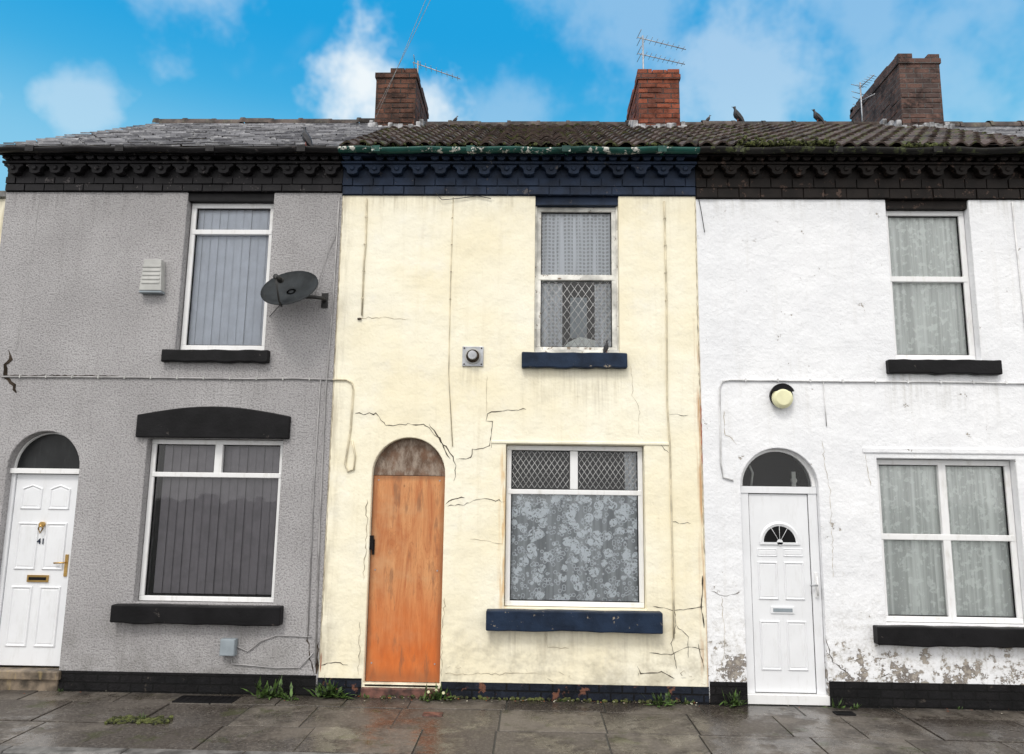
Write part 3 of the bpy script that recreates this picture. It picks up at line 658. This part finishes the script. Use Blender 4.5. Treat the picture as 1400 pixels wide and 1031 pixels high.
b.box(2.40,2.63,yf-.012,yf,.84,.905,'doorw'); b.box(2.42,2.61,yf-.016,yf-.0125,.855,.89,'boxg')
b.obj("upvc_front_door",hC,bevel=.003)
b=B(); b.box(2.216,2.221,y+.02,y+.05,.09,2.012,'black'); b.box(2.809,2.814,y+.02,y+.05,.09,2.012,'black'); b.box(2.216,2.814,y+.02,y+.05,2.009,2.014,'black'); b.obj("door_gasket",hC)
b=B(); n=20; cx,cz=2.515,1.53
b.add([(cx,yf-.004,cz)]+[(cx+.17*math.cos(math.pi*i/n),yf-.004,cz+.17*math.sin(math.pi*i/n)) for i in range(n+1)],[(0,i,i+1) for i in range(1,n+1)],'dark')
for i in range(n):
    a0,a1=math.pi*i/n,math.pi*(i+1)/n
    b.add([(cx+r_*math.cos(a),yy,cz+r_*math.sin(a)) for a in (a0,a1) for r_,yy in ((.16,yf-.006),(.185,yf-.016),(.205,yf-.001))],[(0,3,4,1),(1,4,5,2)],'doorw')
b.box(cx-.2,cx+.2,yf-.014,yf-.001,cz-.022,cz,'doorw')
for a in (60,90,120):
    t=math.radians(a); b.tube([(cx,yf-.008,cz),(cx+.165*math.cos(t),yf-.008,cz+.165*math.sin(t))],.0025,'doorw',4)
b.disc((cx,cz),.030,yf-.014,yf-.003,'doorw',16)
b.tube([(2.855,y-.035,1.20),(2.855,y-.035,1.02)],.01,'upvc'); b.box(2.84,2.87,y-.012,y,1.0,1.24,'upvc'); b.tube([(2.855,y-.04,1.12),(2.78,y-.045,1.12)],.009,'metal'); b.obj("door_sunburst_and_handle",hC)
fanlight(hC,2.125,2.905,2.088,.075,'upvc',.035)
b=B(); b.disc((2.72,2.15),.03,.16,.2,'plast',10); b.box(2.70,2.74,.17,.19,2.09,2.24,'plast'); b.tube([(2.28,.17,2.09),(2.30,.17,2.22),(2.27,.17,2.3)],.012,'plast'); b.obj("fanlight_ornaments",hC)
b=B()
crack(b,[(2.9,.62),(2.95,.4),(3.1,.3)],.012); crack(b,[(1.98,2.85),(1.99,2.6),(2.1,2.5)],.008,'hair')
crack(b,[(1.8,1.05),(1.95,1.0),(2.08,1.05)],.008); crack(b,[(1.9,1.0),(1.92,.6),(1.88,.3)],.007,'hair')
crack(b,[(2.96,2.55),(2.98,2.3),(3.02,2.0),(3.0,1.2)],.006,'hair'); crack(b,[(3.39,2.42),(3.42,2.1)],.008,'hair')
for i in range(22):
    x=random.uniform(2.98,5.2);z=random.uniform(.24,.5); crack(b,[(x,z),(x+random.uniform(-.08,.08),z+random.uniform(-.04,.04))],random.uniform(.008,.022),random.choice(['crack','hair']))
b.obj("wall_cracks",hC)
b=B(); b.tube([(5.62,-.012,3.15),(4.2,-.012,3.165),(3,-.012,3.16),(2.05,-.012,3.165),(1.97,-.012,3.15),(1.94,-.012,3.08),(1.93,-.012,2.3),(1.95,-.012,2.17),(2.05,-.012,2.14)],.010,'cableWh')
x=2.2
while x<5.5: b.box(x,x+.014,-.025,0,3.148,3.182,'cableWh'); x+=.33
b.tube([(3.0,-.012,3.15),(3.01,-.012,2.7)],.006,'cableWh'); b.tube([(1.78,-.012,5.12),(1.80,-.012,5.0),(1.83,-.02,4.75)],.004,'cableK')
b.tube([(5.08,-.012,5.1),(5.1,-.012,2.6)],.008,'cableWh'); b.obj("wall_cables",hC)
# ---------------- neighbour to the right
hD=empty("terraced_house",(7.5,3,0))
house_shell(hD,XD,XE,ZE,ZR,5.12)
wall("front_wall",hD,XD,XE,0,5.12,'white',[rect(7.6,8.5,3.40,5.3),rect(7.3,8.7,.77,2.38),arch_pts(6.1,6.88,.05,2.08)])
cornice(hD,XD,XE,5.12,'corC','gutC',ZE); slates("slate_roof",hD,XD,XE,ZE,ZR); ridge("ridge_tiles",hD,XD+.3,XE,ZR+.02)
window("upper_window",hD,7.6,8.5,3.41,5.11,[('h',4.28,7.62,8.48,.06)]); window("lower_window",hD,7.3,8.7,.775,2.375,[('h',1.6,7.32,8.68,.06)])
curtain("upper_curtain",hD,7.62,8.48,3.45,5.05,'sheer',.2,9,.02,9); curtain("lower_curtain",hD,7.32,8.68,.8,2.35,'sheer',.2,14,.02,10)
sill("upper_sill",hD,7.5,8.6,3.24,3.395,'black',-.07,.088,7); sill("lower_sill",hD,7.2,8.8,.58,.765,'black',-.10,.088,8)
b=B(); b.box(6.1,6.88,.1,.15,.07,2.08,'upvc')
for xa,xb in ((6.18,6.45),(6.53,6.8)):
    for za,zb in ((.3,.9),(1.05,1.5),(1.6,1.95)): panel(b,rect(xa,xb,za,zb),.1,'upvc')
b.obj("front_door",hD); fanlight(hD,6.1,6.88,2.08,.10)
b=B(); b.box(XD+.01,6.09,-.014,.05,-.05,.225,'plA'); b.box(6.89,XE,-.014,.05,-.05,.225,'plA'); b.obj("brick_plinth",hD)
chimney(hB,"chimney_stack",-2.31,-1.72,2.4,3.6,8.13,'ch1',1); chimney(hC,"chimney_stack",1.52,2.11,2.4,3.6,8.10,'ch2',2); chimney(hD,"chimney_stack",5.27,5.85,2.4,4.0,8.34,'ch3',3)
b=B(); p0=slope_pt(0,-.02,0,ZE,ZR+.05); p1=slope_pt(0,math.hypot(RY-EY,ZR+.05-ZE),0,ZE,ZR+.05)
b.add([(xx,p[1],p[2]+dz) for xx in (XA-.055,XA-.002) for p in (p0,p1) for dz in (-.10,-.005)],[(0,2,3,1),(4,5,7,6),(0,4,6,2),(1,3,7,5),(0,1,5,4),(2,6,7,3)],'mortar'); b.obj("verge_mortar",hA)
b=B(); b.box(-11.5,-5.86,.45,.75,-.1,5.30,'cream'); b.box(-11.5,-5.86,.41,.79,5.301,5.38,'kerb'); b.obj("rendered_yard_wall",bevel=.01)
# ================================================================== GROUND
b=B(); b.add([(-150,-150,-.13),(150,-150,-.13),(150,150,-.13),(-150,150,-.13)],[(0,1,2,3)],'asphalt'); b.obj("road_ground")
b=B(); b.box(-14,14,-1.72,.29,-.128,-.012,'asphalt')
rows=[(-.02,-.36),(-.36,-.97),(-.97,-1.58)]
random.seed(21)
for ri,(ya,yb) in enumerate(rows):
    x=-14+random.random()*.5
    while x<13.5:
        w=random.choice([.62,.78,.92,.92]) ; h=random.uniform(-.005,.005); t=random.uniform(-.005,.005)
        x1_=x+w-.014; y1_=ya-.007; y0_=yb+.007
        vs=[(x,y0_,-.03),(x1_,y0_,-.03),(x1_,y1_,-.03),(x,y1_,-.03),(x,y0_,h),(x1_,y0_,h+t),(x1_,y1_,h+t),(x,y1_,h)]
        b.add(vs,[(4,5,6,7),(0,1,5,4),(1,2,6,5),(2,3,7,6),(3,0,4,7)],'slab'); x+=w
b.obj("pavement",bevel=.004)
b=B(); x=-14
while x<14: b.box(x+.004,x+.906,-1.72,-1.585,-.12,.004,'kerb'); x+=.91
b.obj("kerb",bevel=.012)
b=B(); b.box(-3.35,-2.78,-.34,-.12,-.02,.007,'black')
for i in range(9): b.box(-3.32+i*.06,-3.29+i*.06,-.33,-.13,.0075,.010,'black')
b.obj("pavement_cover",bevel=.003)
b=B(); b.box(-.95,-.77,-.60,-.50,-.02,.009,'step'); b.obj("stopcock_cover",bevel=.003)
b=B(); b.box(2.85,3.03,-.30,-.20,-.02,.009,'black'); b.obj("stopcock_cover",bevel=.003)
# ================================================================== PROPS
def weed(x,y,size,n,seed,flower=False):
    rr=random.Random(seed); b=B()
    for i in range(n):
        a=rr.uniform(0,2*math.pi); L=size*rr.uniform(.4,1.15); el=rr.uniform(.15,1.35); w=size*rr.uniform(.05,.11)
        d=Vector((math.cos(a),math.sin(a)*.6-.15,0)); s_=Vector((-d.y,d.x,0)).normalized(); base=Vector((x+rr.gauss(0,.35)*size,y+rr.uniform(-.1,.1)*size,0))
        vs=[];K=5
        for k in range(K+1):
            t=k/K; p=base+d*L*t*math.cos(el)+Vector((0,0,L*(t*math.sin(el)-.35*t*t*math.cos(el)+.1*t))); p.z=max(p.z,.006)
            ww=w*math.sin(math.pi*min(.98,t*.85+.12))*(1.35 if k%2 else .75)
            vs+=[p-s_*ww,p+Vector((0,0,-.15*ww)),p+s_*ww]
        b.add(vs,[(3*k+j,3*k+j+1,3*k+j+4,3*k+j+3) for k in range(K) for j in (0,1)],'leaf')
    if flower:
        for i in range(3):
            p=Vector((x+rr.uniform(-.1,.1),y-.05,.08+rr.uniform(0,.05))); b.add([p+Vector((.015*math.cos(t),-.005,.015*math.sin(t))) for t in [k*math.pi/3 for k in range(6)]],[tuple(range(6))],'lamp')
    b.obj("weed",origin=(x,y,0))
for i,(x,y,s_,n) in enumerate([(-2.47,-.12,.21,50),(-2.30,-.2,.10,20),(-1.93,-.07,.21,46),(-.87,-.08,.16,40),(-1.0,-.12,.08,18),(1.28,-.10,.14,30),(1.95,-.08,.16,34),(2.95,-.1,.11,22),(-4.6,-.06,.06,12),(-3.35,-.90,.08,24),(3.1,-.12,.08,16),(1.5,-.06,.07,14),(.3,-.06,.06,12),(-1.6,-.06,.06,12),(4.1,-.05,.05,10)]): weed(x,y,s_,n,i,i==3)
def moss(x0,x1,y,z,n,seed,spread=(.04,.02),parent=None):
    rr=random.Random(seed); b=B()
    for i in range(n):
        t=rr.random(); c=Vector((x0+(x1-x0)*t,y+rr.gauss(0,spread[0]),z+abs(rr.gauss(0,spread[1])))); r=rr.uniform(.008,.026)
        vs=[];fs=[]
        for j,(lz,lr) in enumerate(((-.6,.7),(.1,1),(.7,.6))):
            for k in range(6): vs.append(c+Vector((r*lr*math.cos(k*1.047+j*.5)*rr.uniform(.7,1.3),r*lr*math.sin(k*1.047+j*.5)*rr.uniform(.7,1.3),r*lz)))
        for j in range(2):
            for k in range(6): fs.append((j*6+k,j*6+(k+1)%6,(j+1)*6+(k+1)%6,(j+1)*6+k))
        fs.append(tuple(range(12,18))); b.add(vs,fs,'moss')
    return b.obj("moss",parent,origin=None if parent else ((x0+x1)/2,y,z))
moss(2.15,3.15,-.22,5.62,520,1,(.03,.028)); moss(3.85,4.3,-.22,5.61,160,2,(.03,.015)); moss(-1.8,1.5,-.18,5.64,160,3,(.03,.006)); moss(-3.6,-3.1,-.92,.004,160,4,(.04,.003)); moss(-1.6,1.6,-.02,.006,190,5,(.02,.005))
def pigeon(x,y,z,head,s_=1.,key='pig',up=28):
    b=B(); sec=[(-.17,.085,.008,.020),(-.12,.095,.014,.028),(-.07,.115,.036,.036),(-.02,.130,.052,.050),(.03,.140,.056,.055),(.07,.158,.046,.046),(.092,.180,.030,.032),(.104,.198,.023,.025),(.115,.214,.025,.026),(.132,.214,.019,.019),(.145,.208,.007,.008)]
    ca,sa=math.cos(math.radians(up)),math.sin(math.radians(up))
    def T(px,pz):
        pz=pz-.125; u=px*ca-pz*sa; v=px*sa+pz*ca; return (u,v+.105)
    n=10; vs=[]
    for (px,pz,rz,ry) in sec:
        for k in range(n):
            a=2*math.pi*k/n; u,v=T(px,pz+rz*math.sin(a)); vs.append((x+head*s_*u,y+s_*ry*math.cos(a),z+s_*v))
    N=len(sec); fs=[(j*n+k,j*n+(k+1)%n,(j+1)*n+(k+1)%n,(j+1)*n+k) for j in range(N-1) for k in range(n)]; fs.append(tuple(range(n))); fs.append(tuple((N-1)*n+k for k in range(n)))
    b.add(vs,fs,key,True)
    p,q=T(.142,.208),T(.168,.196)
    b.tube([(x+head*s_*p[0],y,z+s_*p[1]),(x+head*s_*q[0],y,z+s_*q[1])],.006*s_,'pigd',5,[1,.3])
    for sy in (-1,1):
        b.tube([(x,y+sy*.02*s_,z+s_*.07),(x+head*.005,y+sy*.02*s_,z+.004)],.006*s_,'pink',5); b.tube([(x-head*.015*s_,y+sy*.02*s_,z+.005),(x+head*.035*s_,y+sy*.02*s_,z+.005)],.004*s_,'pink',5)
        wv=[];ws=[(-.16,.088,.012),(-.08,.112,.034),(.0,.135,.044),(.06,.148,.034)]
        for px,pz,h in ws:
            for sg in (.6,-.6):
                u,v=T(px,pz+h*sg); wv.append((x+head*s_*u,y+sy*s_*(.030 if px<-.1 else .060),z+s_*v))
        b.add(wv,[(2*i,2*i+1,2*i+3,2*i+2) for i in range(3)],'pigd',True)
    b.obj("pigeon",origin=(x,y,z))
pigeon(3.10,2.98,ZR+.07,-1,1.0,'pigd',38); pigeon(4.30,2.98,ZR+.07,-1,.85,'pigd',32); pigeon(-2.42,-.24,5.60,-1,.85,'pigd',40); pigeon(.78,.0,3.435,1,.5,'pigd',50); pigeon(2.65,2.98,ZR+.07,1,.5); pigeon(-1.2,2.98,ZR+.07,1,.45); pigeon(6.1,2.98,ZR+.07,-1,.5)
# satellite dish
b=B(); C0=Vector((-2.50,-.27,4.05)); nrm=Vector((-.12,-.80,.58)).normalized(); ux=nrm.cross(Vector((0,0,1))).normalized(); uz=ux.cross(nrm)
n=32; vs=[C0-nrm*.06]; R_=6
for side in (0,1):
    if side: vs.append(C0-nrm*.068)
    for j in range(1,R_+1):
        t=j/R_
        for k in range(n):
            a=2*math.pi*k/n; vs.append(C0+ux*.305*t*math.cos(a)+uz*.275*t*math.sin(a)-nrm*(.06*(1-t*t)+side*.008))
half=1+R_*n; fs=[]
for sd in (0,half):
    fs+=[(sd,sd+1+k,sd+1+(k+1)%n) for k in range(n)]
    for j in range(R_-1):
        for k in range(n): fs.append((sd+1+j*n+k,sd+1+j*n+(k+1)%n,sd+1+(j+1)*n+(k+1)%n,sd+1+(j+1)*n+k))
e=1+(R_-1)*n; fs+=[(e+k,e+(k+1)%n,half+e+(k+1)%n,half+e+k) for k in range(n)]
b.add(vs,fs,'dish',True)
base=C0-uz*.27; tip=C0+nrm*.26-uz*.15
b.tube([base-nrm*.03,base+nrm*.05,tip],.011,'cableK'); b.tube([tip,tip-nrm*.08+uz*.05],.028,'cableK',10); b.tube([tip-nrm*.08+uz*.05,tip-nrm*.10+uz*.06],.034,'cableK',10)
b.tube([C0-nrm*.07,C0-nrm*.12,(-2.26,-.14,3.98),(-2.20,-.10,3.98),(-2.20,-.01,3.98)],.02,'cableK',8)
b.box(-2.235,-2.165,-.012,-.001,3.90,4.06,'cableK'); b.obj("satellite_dish",origin=C0)
# alarm box
b=B(); b.prism([(-4.17,4.06),(-3.93,4.06),(-3.955,4.40),(-4.14,4.40)],-.09,-.001,'plast')
for i in range(5): b.box(-4.145,-3.955,-.097,-.089,4.13+i*.045,4.155+i*.045,'plast')
b.box(-4.17,-3.93,-.085,-.002,4.035,4.058,'boxg'); b.obj("burglar_alarm_box",origin=(-4.05,0,4.2),bevel=.008)
# wall lamp
b=B(); b.disc((2.56,3.00),.115,-.05,-.001,'black',28); b.disc((2.56,2.975),.10,-.085,-.051,'lamp',28,.108); b.disc((2.56,2.975),.075,-.10,-.084,'lamp',28,.099)
b.prism([(2.56+.125*math.cos(a),3.0+.125*math.sin(a)) for a in [math.radians(20+14*i) for i in range(11)]],-.09,-.05,'black'); b.obj("wall_lamp",origin=(2.56,0,2.98),bevel=.004)
# aerials
def aerial(base,mast,booms,name="tv_aerial"):
    b=B(); B0=Vector(base); top=B0+Vector((0,0,mast)); b.tube([B0,top],.013,'metal')
    for (h,d,n,el) in booms:
        p=B0+Vector((0,0,h)); d=Vector(d); b.tube([p-d*.12,p+d],.008,'metal',5); u=d.normalized(); s_=u.cross(Vector((0,1,0))).normalized() if el else u.cross(Vector((0,0,1))).normalized()
        for i in range(n):
            q=p+d*(i+.5)/n; l=.10-.04*i/n; b.tube([q-s_*l,q+s_*l],.004,'metal',4)
        for sg in (1,-1): b.tube([p-s_*.12-u*.06+Vector((0,0,sg*.06)),p+s_*.12-u*.06+Vector((0,0,sg*.06))],.006,'metal',4)
    b.obj(name,origin=base)
aerial((-1.80,2.95,7.9),.68,[(.63,(.66,.05,-.22),8,0)])
aerial((1.68,2.95,7.9),1.10,[(1.05,(.68,.1,-.12),8,0),(.78,(.66,.1,-.10),9,0)])
aerial((5.03,3.1,7.45),.85,[(.78,(.1,-.25,.05),6,0),(.55,(.12,-.2,.0),4,0)])
b=B()
for o_ in (0,.12):
    p0=Vector((-2.28,2.38,7.35+o_)); p1=Vector((-1.35+o_*.6,1.0,8.35)); d=p1-p0; b.tube([p0,p0+d*.5+Vector((0,0,-.02)),p1,p0+d*3],.0035,'plast',4)
b.obj("overhead_cable",origin=(-2.28,2.38,7.35))
b=B(); random.seed(5)
for i in range(170):
    x=random.choice([random.uniform(-2,1.7),random.gauss(-1.1,.45),random.uniform(-5,5)]); y=-.04-abs(random.gauss(0,.08)); r=random.uniform(.004,.015); a=random.random()*3
    b.add([(x+r*math.cos(a+k*2.1)*random.uniform(.6,1.3),y+r*math.sin(a+k*2.1),.009+random.uniform(0,.006)) for k in range(3)],[(0,1,2)],random.choice(['litter','litter','stone','rustred']))
b.obj("fallen_paint_flakes")
# ================================================================== WORLD
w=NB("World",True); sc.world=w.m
D=w.n('ShaderNodeTexCoord').outputs['Generated']; x,y,z=w.sep(D)
el,az=math.radians(52),math.radians(197)
sky=w.n('ShaderNodeTexSky',sky_type='NISHITA'); sky.sun_disc=False; sky.sun_elevation=el; sky.sun_rotation=az
blue=w.mix(w.ramp(z,.34,.56),(1.2,5.4,8.3),(.10,3.7,7.7))
blue=w.mix(.06,blue,sky.outputs[0])
def ddir(a,e): a,e=math.radians(a),math.radians(e); return (math.sin(a)*math.cos(e),math.cos(a)*math.cos(e),math.sin(e))
n1=w.noise(D,4.2,4,.55,.3); n2=w.noise(w.vmath('ADD',D,(3,1,2)),11,4,.6)
cm=w.ramp(n1,.62,.84,0,.25)
for (a,e,r,st) in [(-14,30.0,.085,1.),(-9,28.5,.07,.85),(-27,33.5,.08,.40),(-34,25.0,.045,.42),(-41,23.5,.04,.8),(8,36,.14,.28),(18,30,.15,.42),(26,33,.14,.28),(30,27,.18,.28),(-2,27,.10,.25)]:
    dist=w.vmath('DISTANCE',D,ddir(a,e)); q=w.math('ADD',dist,w.mul(w.math('SUBTRACT',n2,.5),r*2.2))
    q=w.math('ADD',q,w.mul(w.math('SUBTRACT',n1,.5),r*1.2))
    cm=w.math('MAXIMUM',cm,w.ramp(q,r*1.05,r*.1,0,st))
cm=w.math('MAXIMUM',cm,w.ramp(z,.48,.36,0,.16))
c=w.mix(cm,blue,(8.6,9.3,9.7))
over=w.mix(w.ramp(w.noise(D,2.5,4,.6),.35,.65),(13.0,13.0,13.1),(17.0,16.8,16.5))  # unseen white overcast, added behind the camera to light the house fronts
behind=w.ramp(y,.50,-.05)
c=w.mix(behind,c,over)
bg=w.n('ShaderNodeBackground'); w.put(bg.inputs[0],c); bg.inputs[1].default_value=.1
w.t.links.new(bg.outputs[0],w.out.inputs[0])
sd=bpy.data.lights.new("sun",'SUN'); sd.energy=1.5; sd.angle=math.radians(14); sd.color=(1,.96,.9)
so=bpy.data.objects.new("sun",sd); col.objects.link(so); dv=Vector((math.sin(az)*math.cos(el),math.cos(az)*math.cos(el),math.sin(el)))
so.rotation_euler=(dv).to_track_quat('Z','Y').to_euler(); so.location=(0,-20,30)
# ================================================================== CAMERA
cam=bpy.data.objects.new("camera",bpy.data.cameras.new("camera")); col.objects.link(cam); sc.camera=cam
cam.data.lens=1011/1400*36; cam.data.sensor_width=36; cam.data.clip_end=1000; cam.data.clip_start=.05
R=Matrix.Rotation(math.radians(1.5),3,'Z')@Matrix.Rotation(math.radians(98.8),3,'X')@Matrix.Rotation(math.radians(.75),3,'Z')
cam.matrix_world=Matrix.Translation((0,-7.6,2.0))@R.to_4x4()
sc.view_settings.view_transform='Standard'; sc.view_settings.look='None'; sc.view_settings.exposure=0
